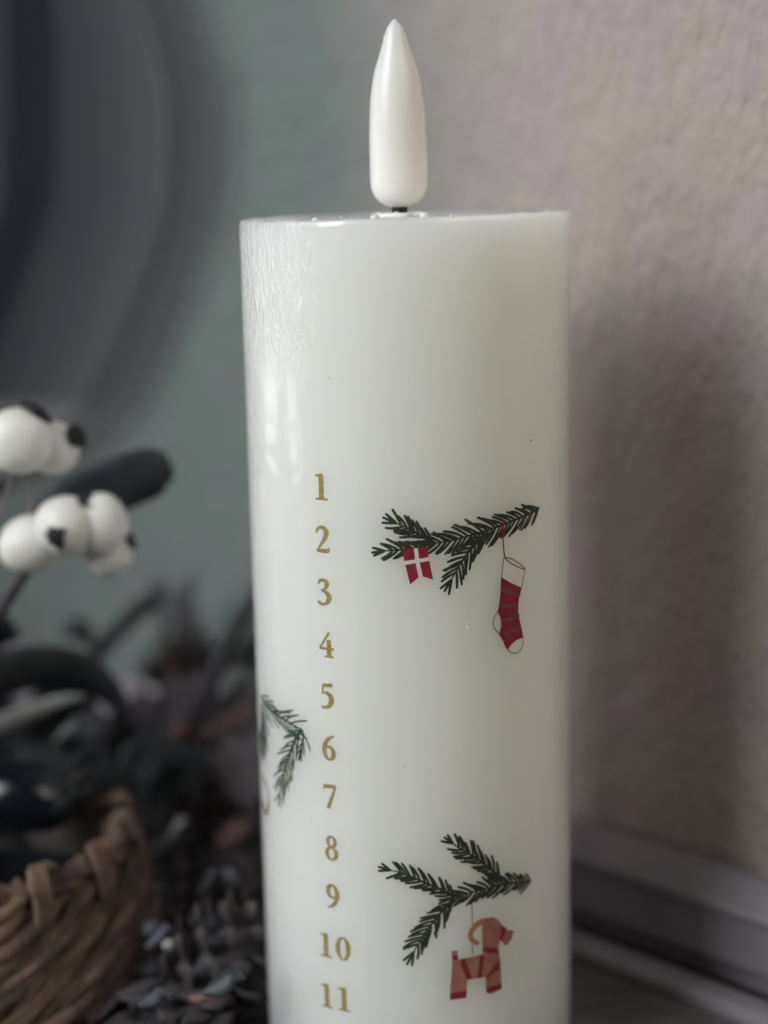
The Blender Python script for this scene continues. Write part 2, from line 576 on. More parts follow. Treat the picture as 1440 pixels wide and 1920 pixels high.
# ---- printing on the side: thin ink laid on the wax
def lay(polys, off):
    """2-D polygons in (arc, height) metres -> thin surface hugging the candle"""
    V, Fc = [], []
    for poly in polys:
        tri = tessellate_polygon([[Vector((x, y, 0)) for x, y in poly]])
        pts = [tuple(p) for p in poly]
        tris = [tuple(t) for t in tri]
        for _ in range(3):                                            # split long edges
            new, cache = [], {}

            def mid(a, b):
                k = (min(a, b), max(a, b))
                if k not in cache:
                    cache[k] = len(pts)
                    pts.append(((pts[a][0] + pts[b][0]) / 2, (pts[a][1] + pts[b][1]) / 2))
                return cache[k]
            ln = lambda a, b: abs(pts[a][0] - pts[b][0]) > 0.0013
            done = True
            for a, b_, c in tris:
                e = (ln(a, b_), ln(b_, c), ln(c, a))
                if not any(e):
                    new.append((a, b_, c)); continue
                done = False
                if sum(e) == 3:
                    x, y, z = mid(a, b_), mid(b_, c), mid(c, a)
                    new += [(a, x, z), (x, b_, y), (z, y, c), (x, y, z)]
                elif sum(e) == 1:
                    if e[0]: x = mid(a, b_); new += [(a, x, c), (x, b_, c)]
                    elif e[1]: x = mid(b_, c); new += [(a, b_, x), (a, x, c)]
                    else: x = mid(c, a); new += [(a, b_, x), (x, b_, c)]
                else:
                    if not e[0]: y, z = mid(b_, c), mid(c, a); new += [(a, b_, y), (a, y, z), (z, y, c)]
                    elif not e[1]: x, z = mid(a, b_), mid(c, a); new += [(b_, c, z), (x, b_, z), (a, x, z)]
                    else: x, y = mid(a, b_), mid(b_, c); new += [(c, a, x), (c, x, y), (x, b_, y)]
            tris = new
            if done: break
        base_ = len(V)
        V += [wrap(x, y, off) for x, y in pts]
        for a, b_, c in tris:
            (x0, y0), (x1, y1), (x2, y2) = pts[a], pts[b_], pts[c]
            if (x1 - x0) * (y2 - y0) - (x2 - x0) * (y1 - y0) < 0: b_, c = c, b_
            Fc.append((base_ + a, base_ + b_, base_ + c))
    return V, Fc


def ribbon(pts, n=12, closed=False):
    """variable width stroke: (x, y, w) points -> list of quads"""
    q = catmull(list(pts) + ([pts[0]] if closed else []), n) if len(pts) > 1 else pts
    L, Rr = [], []
    for i, (x, y, w_) in enumerate(q):
        if closed:
            a, c = q[(i - 1) % (len(q) - 1)], q[(i + 1) % (len(q) - 1)]
        else:
            a, c = q[max(i - 1, 0)], q[min(i + 1, len(q) - 1)]
        dx, dy = c[0] - a[0], c[1] - a[1]
        l = math.hypot(dx, dy) or 1
        nx, ny = -dy / l, dx / l
        L.append((x + nx * w_ / 2, y + ny * w_ / 2)); Rr.append((x - nx * w_ / 2, y - ny * w_ / 2))
    return [[L[i], L[i + 1], Rr[i + 1], Rr[i]] for i in range(len(q) - 1)]



def px_poly(pts, ox=0, oy=0, k=1.0):
    return [oncyl(ox + x / k, oy + y / k) for x, y in pts]


gold = mat('gold_ink', (0.34, 0.25, 0.075), 0.42, metallic=0.25, color2=(0.46, 0.36, 0.14), nscale=900, bump=0.4, bscale=1500, bdist=0.0001, detail=2, stretch=(1, 1, 2.5))
GL = {
    '1': [[(.31, .03, .17), (.31, .94, .17)], [(.36, .97, .05), (.22, .91, .08), (.06, .90, .03)], [(.06, .02, .05), (.56, .02, .05)], [(.2, .06, .02), (.31, .07, .10), (.43, .06, .02)]],
    '2': [[(.05, .72, .03), (.09, .85, .09), (.25, .955, .10), (.42, .88, .16), (.455, .72, .17), (.38, .52, .14), (.24, .3, .09), (.07, .06, .05)],
          [(.05, .06, .09), (.3, .06, .13), (.5, .07, .12), (.56, .19, .03)]],
    '3': [[(.05, .78, .03), (.12, .91, .09), (.27, .96, .10), (.40, .87, .15), (.39, .72, .13), (.3, .61, .07), (.16, .55, .05)],
          [(.18, .55, .05), (.35, .51, .10), (.48, .36, .17), (.46, .18, .16), (.32, .05, .09), (.16, .03, .09), (.06, .10, .11), (.05, .14, .07)]],
    '4': [[(.44, .98, .07), (.05, .35, .06)], [(.02, .33, .08), (.62, .33, .08)], [(.42, .03, .16), (.42, .68, .14)], [(.22, .02, .05), (.60, .02, .05)]],
    '5': [[(.13, .91, .12), (.3, .92, .12), (.52, .945, .13)], [(.14, .95, .05), (.09, .58, .05)],
          [(.08, .58, .04), (.25, .63, .10), (.42, .52, .16), (.47, .33, .18), (.38, .13, .14), (.22, .04, .09), (.04, .03, .07)]],
    '6': [[(.52, .98, .04), (.36, .92, .09), (.2, .76, .13), (.10, .5, .16), (.11, .25, .16), (.2, .07, .09), (.31, .03, .07), (.44, .11, .14), (.48, .29, .16), (.41, .48, .11), (.28, .55, .07), (.13, .46, .05)]],
    '7': [[(.04, .90, .13), (.28, .91, .12), (.54, .93, .12)], [(.06, .95, .04), (.03, .76, .03)], [(.53, .93, .06), (.38, .5, .10), (.2, .02, .13)]],
    '0': 'ring',
}


def ring(cx, cy, rx, ry, ws, wt, n=28):
    pts = []
    for i in range(n + 1):
        a = 2 * PI * i / n
        pts.append((cx + rx * math.cos(a), cy + ry * math.sin(a), wt + (ws - wt) * abs(math.cos(a)) ** 1.5))
    return pts


def glyph(ch):
    if ch == '0': return [ring(.30, .5, .215, .46, .16, .05)]
    if ch == '8': return [ring(.30, .755, .155, .21, .12, .06), ring(.30, .27, .20, .245, .14, .06)]
    if ch == '9': return [[(.60 - x, 1 - y, w_) for x, y, w_ in s_] for s_ in GL['6']]
    return GL[ch]


NH = 0.0058
rows = [('1', 602, 912), ('2', 605, 1011), ('3', 608.5, 1110), ('4', 611.5, 1208), ('5', 614, 1305), ('6', 617.5, 1402), ('7', 619.5, 1493.5), ('8', 622, 1590), ('9', 623.5, 1681),
        ('10', 0, 0), ('11', 0, 0)]
place = {'10': [('1', 611, 1771), ('0', 643.5, 1779)], '11': [('1', 613, 1866), ('1', 645, 1873)]}
for name, px, py in rows:
    polys = []
    for ch, gx, gy in place.get(name, [(name, px, py)]):
        s_, z_ = oncyl(gx, gy)
        for st_ in glyph(ch):
            n_ = 3 if len(st_) == 2 else (len(st_) if len(st_) > 20 else 22)
            rb = ribbon([(x, y, w_ * 1.06 + 0.022) for x, y, w_ in st_], n_)
            polys += [[(s_ + (x - .30) * NH * 1.08, z_ + (y - .5) * NH) for x, y in q] for q in rb]
    v_, f_ = lay(polys, 0.00007)
    tag(meshobj('printed_number', v_, f_, gold, candle), 'gold number ' + name)

fir = mat('fir_ink', (0.020, 0.026, 0.018), 0.5, color2=(0.034, 0.042, 0.026), nscale=500)
fir_l = mat('fir_ink_teal', (0.010, 0.034, 0.025), 0.5, color2=(0.02, 0.052, 0.037), nscale=600)


def needles(spine_px, length, spread=(32, 42), gap=0.00106, width=0.00060, sides=(1, 1), seed=1, taper=0.25, tipfan=True, ox=0, oy=0, k=1.0, jit=6, spw=0.00055, start=0.0):
    """spine goes from the cut end to the growing tip; needles lean towards the tip"""
    rnd = random.Random(seed)
    sp_ = catmull([oncyl(ox + x / k, oy + y / k) for x, y in spine_px], 60)
    L_ = [0]
    for a, c in zip(sp_, sp_[1:]): L_.append(L_[-1] + math.hypot(c[0] - a[0], c[1] - a[1]))
    tot = L_[-1]
    polys = []
    polys += ribbon([(x, y, spw * (1.25 - 0.7 * i / 59)) for i, (x, y) in enumerate(sp_)][::4] + [(sp_[-1][0], sp_[-1][1], spw * 0.5)], 24)

    def at(l):
        i = 0
        while i < len(L_) - 2 and L_[i + 1] < l: i += 1
        t = (l - L_[i]) / max(L_[i + 1] - L_[i], 1e-9)
        a, c = sp_[i], sp_[i + 1]
        return a[0] + (c[0] - a[0]) * t, a[1] + (c[1] - a[1]) * t, math.atan2(c[1] - a[1], c[0] - a[0])

    def needle(x, y, an, ln, bend):
        q = []
        for j, wv2 in enumerate((0.8, 0.95, 1.0, 1.0, 0.75)):
            t = j / 4
            a = an + bend * (t - 0.3)
            q.append((x + math.cos(a) * ln * t, y + math.sin(a) * ln * t, width * wv2))
        polys.extend(ribbon(q, 8))
    for sd in (1, -1):
        if not sides[0 if sd == 1 else 1]: continue
        l = start + rnd.uniform(0, gap)
        while l < tot * (0.90 if tipfan or seed == 21 else 1.0):
            x, y, a = at(l)
            fr_ = l / tot
            ln = length * (1 - taper * abs(fr_ - 0.45) * 1.2) * rnd.uniform(0.82, 1.12)
            an = a + sd * math.radians(rnd.uniform(*spread) * (1 - 0.12 * max(0, fr_ - 0.75) * 4) + rnd.uniform(-jit, jit) * 0.5)
            needle(x, y, an, ln, -sd * rnd.uniform(0.05, 0.28))
            l += gap * rnd.uniform(0.75, 1.25)
    if tipfan:
        x, y, a = at(tot)
        for d_ in (-22, 1, 21):
            needle(x, y, a + math.radians(d_ + rnd.uniform(-4, 4)), length * rnd.uniform(.62, .8), 0)
    return polys


# upper right sprig
c6 = dict(ox=680, oy=900, k=3.6)
P = []
P += needles([(1190, 185), (1150, 215), (1060, 255), (900, 318), (720, 375), (600, 408), (480, 428)], 0.0050, (38, 50), seed=3, tipfan=False, **c6)
P += needles([(480, 428), (390, 372), (300, 322), (230, 292)], 0.0042, (30, 44), seed=4, **c6)
P += needles([(480, 428), (380, 456), (250, 470), (150, 478)], 0.0042, (30, 44), seed=5, **c6)
P += needles([(880, 345), (800, 400), (720, 480), (650, 580), (600, 670)], 0.0046, (32, 46), seed=6, start=0.001, **c6)
v_, f_ = lay(P, 0.00007)
tag(meshobj('printed_sprig', v_, f_, fir, candle), 'printed fir sprig with a flag and a stocking')
# lower right sprig
c7 = dict(ox=680, oy=1540, k=3.6)
P = []
P += needles([(1135, 405), (1040, 415), (950, 425), (760, 470), (620, 512)], 0.0044, (36, 48), seed=13, tipfan=False, width=0.00062, **c7)
P += needles([(620, 512), (520, 455), (400, 405), (280, 352), (190, 330)], 0.0040, (34, 48), seed=14, **c7)
P += needles([(620, 512), (540, 600), (460, 700), (390, 800), (345, 880)], 0.0046, (34, 48), seed=15, **c7)
P += needles([(935, 385), (850, 310), (750, 240), (660, 185), (610, 150)], 0.0042, (34, 48), seed=16, **c7)
v_, f_ = lay(P, 0.00007)
tag(meshobj('printed_sprig', v_, f_, fir, candle), 'printed fir sprig with a straw goat')
# left sprig, wrapping round the side
c8 = dict(ox=470, oy=1280, k=3.0)
P = []
P += needles([(60, 75), (110, 150), (170, 195), (230, 232), (288, 266)], 0.0066, (24, 40), seed=21, gap=0.0017, width=0.00042, tipfan=False, spw=0.0007, sides=(1, 1), **c8)
P += needles([(290, 262), (262, 300), (232, 370), (205, 450), (180, 540), (166, 620)], 0.0062, (26, 44), seed=22, gap=0.00125, width=0.00042, spw=0.0008, **c8)
P += needles([(290, 268), (298, 310), (285, 370)], 0.0045, (12, 24), seed=25, gap=0.0016, width=0.0004, spw=0.0006, **c8)
P += needles([(64, 120), (70, 220), (66, 330)], 0.0070, (24, 44), seed=23, gap=0.0012, width=0.0007, spw=0.0012, **c8)
v_, f_ = lay(P, 0.00007)
tag(meshobj('printed_sprig', v_, f_, fir_l, candle), 'printed green sprig wrapping round the left side')
# gold ornament hook under the left sprig
tan_m = mat('tan_ink', (0.15, 0.10, 0.035), 0.5)
pts = [oncyl(470 + x / 3, 1280 + y / 3) for x, y in [(62, 520), (85, 560), (100, 610), (105, 660), (98, 710), (88, 745)]]
Q = ribbon([(x, y, 0.0006 if i < 4 else 0.0011) for i, (x, y) in enumerate(pts)], 20)
pts = [oncyl(470 + x / 3, 1280 + y / 3) for x, y in [(66, 660), (75, 700), (84, 730)]]
Q += ribbon([(x, y, 0.0014) for x, y in pts], 8)
v_, f_ = lay(Q, 0.00009)
tag(meshobj('printed_ornament', v_, f_, tan_m, candle), 'printed gold ornament under the left sprig')

# flag
red = mat('red_ink', (0.26, 0.012, 0.030), 0.5, color2=(0.31, 0.02, 0.04), nscale=300)
white_ink = mat('white_ink', (0.74, 0.70, 0.66), 0.5)
K6 = (680, 900, 3.6)
v_, f_ = lay([px_poly([(270, 467), (345, 461), (353, 535), (281, 546)], *K6), px_poly([(372, 459), (434, 446), (444, 520), (380, 531)], *K6),
              px_poly([(288, 572), (357, 560), (376, 658), (320, 705)], *K6), px_poly([(384, 556), (449, 545), (475, 673), (407, 650)], *K6)], 0.00013)
flag = meshobj('printed_flag', v_, f_, red, candle)
tag(flag, 'small red flag with a white cross')
v_, f_ = lay([px_poly([(343, 461), (374, 459), (408, 650), (375, 660)], *K6), px_poly([(280, 544), (443, 518), (450, 547), (288, 574)], *K6)], 0.00010)
meshobj('flag_cross', v_, f_, white_ink, flag)

# stocking
stripe = mat('stripe_ink', (0.19, 0.072, 0.082), 0.5)
OUT = [(950, 525), (936, 650), (930, 760), (916, 870), (886, 930), (880, 985), (920, 1040), (946, 1082), (966, 1130), (1000, 1163), (1040, 1165), (1072, 1130), (1080, 1068), (1060, 970), (1045, 900), (1050, 800), (1070, 722), (1093, 600)]
so = catmull(OUT, 70)
v_, f_ = lay([px_poly([(934, 655), (1000, 695), (1068, 725), (1050, 800), (1045, 900), (1060, 970), (1078, 1065), (1040, 1078), (1003, 1108), (980, 1142), (966, 1130), (946, 1082), (920, 1040), (934, 985), (930, 935), (912, 895), (916, 870), (930, 760)], *K6)], 0.00010)
stk = meshobj('printed_stocking', v_, f_, red, candle)
tag(stk, 'striped red christmas stocking with a pale cuff, heel and toe')
Q = ribbon([(*oncyl(680 + x / 3.6, 900 + y / 3.6), 0.00022) for x, y in so], 70)
Q += ribbon([(*oncyl(680 + x / 3.6, 900 + y / 3.6), 0.00026) for x, y in [(952, 522), (1000, 532), (1060, 568), (1093, 600), (1060, 592), (1000, 562), (958, 528)]], 30)
Q += ribbon([(*oncyl(680 + x / 3.6, 900 + y / 3.6), 0.00034) for x, y in [(953, 280), (945, 300), (946, 420), (956, 525)]], 12)
Q += ribbon([(*oncyl(680 + x / 3.6, 900 + y / 3.6), 0.00030) for x, y in [(953, 280), (962, 310), (948, 380)]], 8)
v_, f_ = lay(Q, 0.00014)
meshobj('stocking_outline', v_, f_, red, stk)
Q = []
for st_ in [[(934, 735), (990, 760), (1060, 778)], [(932, 850), (985, 848), (1045, 840)], [(935, 955), (990, 938), (1055, 915)], [(960, 1050), (1000, 1015), (1066, 1005)]]:
    Q += ribbon([(*oncyl(680 + x / 3.6, 900 + y / 3.6), 0.00082) for x, y in st_], 10)
v_, f_ = lay(Q, 0.00013)
meshobj('stocking_stripe', v_, f_, stripe, stk)

# straw goat
straw = mat('straw_ink', (0.34, 0.135, 0.095), 0.5, color2=(0.40, 0.17, 0.12), nscale=350)
dred = mat('dark_red_ink', (0.24, 0.022, 0.036), 0.5)
K7 = (680, 1540, 3.6)
pp = lambda pts: px_poly(pts, *K7)
polys = [pp([(805, 690), (830, 660), (880, 645), (910, 662), (938, 698), (945, 725), (1020, 740), (1000, 800), (970, 838), (925, 803), (916, 850), (920, 890), (930, 960), (936, 1130), (860, 1165), (832, 1150), (828, 1055), (812, 1050), (808, 850)]),
         pp([(655, 930), (800, 900), (812, 1050), (720, 1067)]),
         pp([(605, 930), (652, 932), (672, 980), (706, 1065), (698, 1190), (590, 1205), (590, 1150), (602, 1000)])]
v_, f_ = lay(polys, 0.00009)
goat = meshobj('printed_goat', v_, f_, straw, candle)
tag(goat, 'straw goat tied with red bands')
Q = ribbon([(*oncyl(680 + x / 3.6, 1540 + y / 3.6), w_) for x, y, w_ in [(870, 672, .0016), (790, 682, .0015), (735, 740, .00125), (735, 795, .0012), (782, 828, .0010)]], 24)
v_, f_ = lay(Q, 0.00007)
meshobj('goat_horn', v_, f_, mat('horn_ink', (0.42, 0.20, 0.13), 0.5), goat)
polys = [pp([(935, 698), (968, 722), (945, 792), (915, 803), (930, 760)]), pp([(808, 846), (915, 857), (915, 890), (860, 890), (812, 875)]),
         pp([(655, 930), (688, 926), (737, 1062), (705, 1068), (668, 980)]), pp([(790, 902), (816, 900), (806, 1056), (776, 1058)]),
         pp([(916, 940), (922, 992), (850, 1052), (832, 1062), (842, 1030)]), pp([(590, 1160), (702, 1140), (698, 1190), (588, 1202)]), pp([(832, 1122), (936, 1090), (936, 1130), (842, 1160)]),
         pp([(602, 905), (640, 900), (645, 932), (605, 934)])]
v_, f_ = lay(polys, 0.00013)
meshobj('goat_band', v_, f_, dred, goat)
v_, f_ = lay([pp([(600, 872), (640, 870), (642, 902), (602, 905)])], 0.00009)
meshobj('goat_tail', v_, f_, mat('tail_ink', (0.36, 0.19, 0.17), 0.5), goat)
Q = ribbon([(*oncyl(680 + x / 3.6, 1540 + y / 3.6), 0.0002) for x, y in [(737, 560), (740, 700), (742, 900)]], 8)
v_, f_ = lay(Q, 0.00006)
meshobj('goat_string', v_, f_, tan_m, goat)


# ------------------------------------------------------------------ plants
def leaf_geo(spine, widths, side, thick=0.0007, curl=0.15, n=18, mseg=8):
    """a leaf as a closed shell: spine of 3-D points, half widths, side = direction across the blade"""
    q = catmull([tuple(p) + (w_,) for p, w_ in zip(spine, widths)], n)
    V = []
    side = Vector(side)
    top, bot = [], []
    for i, a in enumerate(q):
        p = Vector(a[:3])
        t = Vector(q[min(i + 1, n - 1)][:3]) - Vector(q[max(i - 1, 0)][:3])
        t.normalize()
        s_ = side - t * side.dot(t)
        s_.normalize()
        nn = s_.cross(t).normalized()
        w_ = max(a[3], 0.00015)
        for j in range(mseg + 1):
            x = -1 + 2 * j / mseg
            edge = math.sqrt(max(0, 1 - x * x))
            h = curl * w_ * (x * x) - (0.05 * w_ if j == mseg // 2 else 0)
            top.append(p + s_ * (x * w_) + nn * (h + thick * (0.15 + 0.85 * edge)))
            bot.append(p + s_ * (x * w_) + nn * (h - thick * (0.15 + 0.85 * edge)))
    k = mseg + 1
    V = top + bot
    o = n * k
    Fc = []
    for i in range(n - 1):
        for j in range(mseg):
            a = i * k + j
            Fc.append((a, a + k, a + k + 1, a + 1))
            Fc.append((o + a, o + a + 1, o + a + k + 1, o + a + k))
        Fc.append((i * k, o + i * k, o + (i + 1) * k, (i + 1) * k))
        Fc.append((i * k + mseg, (i + 1) * k + mseg, o + (i + 1) * k + mseg, o + i * k + mseg))
    for e in (0, n - 1):
        for j in range(mseg):
            a = e * k + j
            Fc.append((a, a + 1, o + a + 1, o + a) if e == 0 else (a, o + a, o + a + 1, a + 1))
    return V, Fc


berry_m = mat('white_berry_skin', (0.86, 0.84, 0.785), 0.40, color2=(0.74, 0.70, 0.61), nscale=75, ramp=(.42, .75), bump=.35, bscale=160, bdist=.0012, sss=0.35, sss_scale=0.003, sss_rad=(1, 0.85, 0.6), spec=0.4)
calyx_m = mat('dark_calyx', (0.012, 0.013, 0.018), 0.7, bump=0.4, bscale=900, bdist=0.0004)
stem_m = mat('mauve_stem', (0.17, 0.12, 0.12), 0.5, color2=(0.24, 0.18, 0.17), nscale=200)
dstem_m = mat('dark_stem', (0.035, 0.030, 0.036), 0.6, color2=(0.055, 0.045, 0.05), nscale=150)
leaf_m = mat('slate_leaf', (0.020, 0.026, 0.036), 0.5, color2=(0.036, 0.044, 0.055), nscale=120, bump=.5, bscale=260, bdist=.001)
leaf2_m = mat('dark_green_leaf', (0.026, 0.031, 0.037), 0.5, color2=(0.042, 0.045, 0.049), nscale=60)
pale_m = mat('pale_leaf', (0.36, 0.36, 0.34), 0.6, color2=(0.28, 0.29, 0.28), nscale=80)
grey_m = mat('frosted_grey', (0.11, 0.11, 0.13), 0.6, color2=(0.07, 0.07, 0.085), nscale=90)
rust_m = mat('rust_brown', (0.19, 0.095, 0.08), 0.7, color2=(0.11, 0.065, 0.06), nscale=200)
cone_m = mat('cone_scale', (0.055, 0.043, 0.043), 0.7, color2=(0.085, 0.07, 0.068), nscale=180)
orange_m = mat('orange_berry', (0.30, 0.12, 0.06), 0.3, color2=(0.36, 0.17, 0.09), nscale=100)


def px2m(y):                                        # metres per photo pixel at distance y
    return y / F * 1.02


def berry(parent, px, py, r, y, axis, calyx, seed, oval=1.0):
    """a berry of radius r pixels; calyx = direction of its dark end, or None"""
    k = px2m(y)
    c = aty(px, py, y)
    v_, f_ = ellipsoid(c, r * k, r * k * 0.97, r * k * oval, axis, 0.085, 24, 32, seed)
    base_ = parent.location
    o = meshobj('berry', [v - base_ for v in v_], f_, berry_m, parent)
    if calyx:
        d = (RT * calyx[0] + UP * calyx[1] - FWD * calyx[2]).normalized()
        G = Geo()
        p0 = c + d * (r * k * 0.985)
        rs = calyx[3] * k * 1.12
        q = Vector((0, 0, 1)).rotation_difference(d)
        v2, f2 = ellipsoid((0, 0, 0), rs * calyx[4], rs, rs * 0.35, None, 0.15, 10, 16, seed)
        G.add(([q @ v + p0 for v in v2], f2))
        rnd = random.Random(seed)
        for j in range(7):
            a = j / 7 * 2 * PI + rnd.uniform(-.4, .4)
            e = q @ Vector((math.cos(a) * calyx[4], math.sin(a), 0))
            G.add(tube_geo([p0 + d * rs * .1, p0 + e * rs * 0.8 + d * rs * 0.15, p0 + e * rs * rnd.uniform(1.05, 1.7) + d * rs * rnd.uniform(-.25, .25)], [rs * .35, rs * .26, rs * .06], 6, 6))
        meshobj('calyx', [v - base_ for v in G.v], G.f, calyx_m, o)
    return o


def rel(parent, geo, name, m_):
    return meshobj(name, [v - parent.location for v in geo[0]], geo[1], m_, parent)


YB = 0.418
# lower sprig of white berries
t = thing('berry_sprig', aty(20, 1130, YB + 0.01), 'cluster of four white berries with dark tips in front of the slate leaf', 'berry sprig', 'white berry sprigs')
berry(t, 60, 1019, 59, YB + 0.003, (1, 0, .2), None, 1, 1.06)
berry(t, 124, 986, 59, YB - .004, (.2, 0.1, 1), (-.16, -.36, .92, 18, .75), 2)
berry(t, 188, 980, 55, YB - 0.001, (0.2, 0, 1), (-.72, .72, .45, 27, .75), 3, 1.05)
berry(t, 203, 1036, 46, YB + 0.005, (0.3, 0, 1), (.9, .5, -.1, 20, .7), 4)
rel(t, tube_geo([aty(-25, 1185, YB + .012), aty(20, 1115, YB + .012), aty(75, 1040, YB + .008), aty(150, 1000, YB + .006)], [.0019, .0017, .0013, .0009], 10, 14), 'stem', dstem_m)
# upper sprig
t = thing('berry_sprig', aty(0, 980, YB), 'upper cluster of white berries on thin stems at the picture edge', 'berry sprig', 'white berry sprigs')
berry(t, 40, 826, 63, YB - .004, (0, 0, 1), None, 5)
berry(t, 96, 840, 52, YB + .001, (0.2, 0, 1), (.88, .42, .15, 30, .55), 6)
berry(t, -22, 836, 46, YB + .003, (0, 0, 1), None, 7)
v2 = [aty(40, 757, YB - .006), aty(70, 770, YB - .007), aty(92, 792, YB - .004)]
rel(t, tube_geo(v2, [.0008, .0014, .0009], 8, 12), 'calyx', calyx_m)
for pts in ([(22, 888), (14, 920), (-2, 965), (-20, 1010)], [(62, 890), (60, 930), (56, 965)]):
    rel(t, tube_geo([aty(x, y, YB + .001) for x, y in pts], .00055, 8, 12), 'stem', stem_m)
# the slate leaf
YL = 0.440
t = thing('slate_leaf', aty(20, 980, YL), 'long dark slate leaf with a rounded tip behind the white berries', 'leaf')
sp_ = [aty(x, y, YL + dy) for x, y, dy in [(20, 992, .0), (100, 958, .0), (170, 930, .002), (235, 905, .004), (278, 890, .006), (305, 884, .007), (318, 881, .008), (324, 880, .008)]]
rel(t, leaf_geo(sp_, [w_ * px2m(YL) for w_ in (26, 42, 50, 55, 52, 42, 26, 5)], UP + RT * .35 - FWD * .25, .0014, .10, 40), 'blade', leaf_m)
rel(t, tube_geo([aty(-40, 1010, YL + .004), aty(20, 990, YL + .002), aty(110, 947, YL - .0005)], [.0011, .0010, .0006], 8, 10), 'stalk', dstem_m)
# big dark leaves added mostly outside the picture to shade the left skirting
for i, (pts_, y, w0, lb) in enumerate([([(-230, 1330), (-130, 1240), (-30, 1185), (40, 1195)], .475, 62, 'broad dark blurred leaf at the picture edge above the arching leaf'),
                                       ([(-260, 1420), (-160, 1290), (-110, 1140), (-60, 1040)], .468, 70, 'large dark leaf added just outside the picture at the left to cast shade'),
                                       ([(-200, 1500), (-140, 1400), (-60, 1330), (10, 1310)], .46, 60, 'wide dark leaf added behind the basket at the picture edge to cast shade')]):
    t = thing('dark_leaf', aty(*pts_[0], y), lb, 'leaf')
    rel(t, leaf_geo([aty(x, yy, y) for x, yy in pts_], [w_ * px2m(y) for w_ in (w0 * .4, w0, w0 * .95, 4)], UP * .8 + RT * .5 - FWD * .3, .0010, .12, 20), 'blade', leaf2_m)
# bushy dark leaves behind the arching leaf, added to shade the skirting board
lbs = ['dark leaf low behind the arching leaf, nearest the picture edge', 'dark leaf behind the pale leaf under the arch', 'dark leaf behind the grey pod', 'dark leaf in the gap between arching leaf and skirting board',
       'dark leaf standing under the top of the arch', 'dark leaf behind the stalk of the arching leaf']
for i, (px, py, y, dx, dy, l) in enumerate([(20, 1400, .50, -.2, 1, 190), (75, 1385, .505, .15, 1, 210), (150, 1400, .50, -.1, 1, 200), (200, 1420, .505, .3, 1, 170), (115, 1345, .498, .6, .8, 170), (235, 1440, .51, .1, 1, 150)]):
    a = aty(px, py, y)
    t = thing('dark_leaf', a, lbs[i], 'leaf')
    e = (RT * dx + UP * dy).normalized() * (l * px2m(y))
    rel(t, leaf_geo([a - e * .6, a - e * .2, a + e * .2, a + e * .6], [.002, .0085, .0085, .0008], RT * dy - UP * dx + FWD * .45, .0007, .2), 'blade', leaf2_m)
    rel(t, tube_geo([a - e * .6, a - e * .7, Vector((a.x, a.y + .003, 0.001))], .0009, 7, 8), 'stalk', dstem_m)
# small dark leaf at the left edge, behind the upper berries
t = thing('dark_leaf', aty(-20, 930, YL + .02), 'small dark leaf at the picture edge below the upper berries', 'leaf')
rel(t, leaf_geo([aty(x, y, YL + .02) for x, y in [(-40, 930), (-10, 905), (12, 890), (20, 880)]], [.001, .004, .003, .0004], UP, .0008, .1), 'blade', leaf2_m)

# big magnolia-like leaf bending over, dark above
YM = 0.47
k = px2m(YM)
t = thing('arching_leaf', aty(210, 1350, YM), 'broad dark leaf arching over at the left edge, shiny above', 'leaf')
sp_ = [aty(x, y, YM + dy) for x, y, dy in [(-90, 1320, -.02), (0, 1275, -.012), (90, 1255, -.004), (165, 1275, .004), (215, 1320, .008), (235, 1380, .01)]]
rel(t, leaf_geo(sp_, [w_ * k for w_ in (60, 58, 50, 42, 30, 8)], UP * .8 - FWD * .6, .0012, .18, 26), 'blade', leaf2_m)
rel(t, tube_geo([sp_[-1], aty(232, 1440, YM + .01), aty(222, 1560, YM + .01)], [.0016, .0018, .002], 8, 10), 'stalk', dstem_m)
t = thing('pale_leaf', aty(60, 1350, YM - .01), 'slim pale leaf lying under the arching dark leaf', 'leaf')
rel(t, leaf_geo([aty(x, y, YM - .012 + dy) for x, y, dy in [(-60, 1375, 0), (0, 1358, 0), (60, 1335, .002), (125, 1312, .004), (160, 1306, .006)]], [w_ * k for w_ in (22, 22, 20, 11, 2)], UP * .9 - FWD * .5, .0008, .1), 'blade', pale_m)
t = thing('grey_pod', aty(165, 1420, YM), 'pale grey seed pod under the arching leaf', 'seed pod')
v_, f_ = ellipsoid(aty(168, 1366, YM + .004), 46 * k, 34 * k, 34 * k, (0, 0, 1), .12, 20, 26, 4)
rel(t, (v_, f_), 'pod', grey_m)
rel(t, tube_geo([aty(140, 1358, YM - .003), aty(120, 1372, YM - .004), aty(100, 1400, YM)], [.0012, .0009, .0007], 8, 8), 'stalk', pale_m)


def fuzz(G, spine, length, step, spread, r, seed, lean=0.6):
    rnd = random.Random(seed)
    q = [Vector(p) for p in catmull(spine, step)]
    for i in range(len(q) - 1):
        tdir = (q[i + 1] - q[i]).normalized()
        for _ in range(spread):
            d = Vector((rnd.uniform(-1, 1), rnd.uniform(-1, 1), rnd.uniform(-1, 1))).normalized()
            d = (d - tdir * d.dot(tdir)).normalized() + tdir * lean
            p = q[i] + (q[i + 1] - q[i]) * rnd.random()
            G.add(tube_geo([p, p + d * length * .5, p + d * length * rnd.uniform(.8, 1.1) + Vector((0, 0, -length * .08))], [r, r * .8, r * .2], 4))


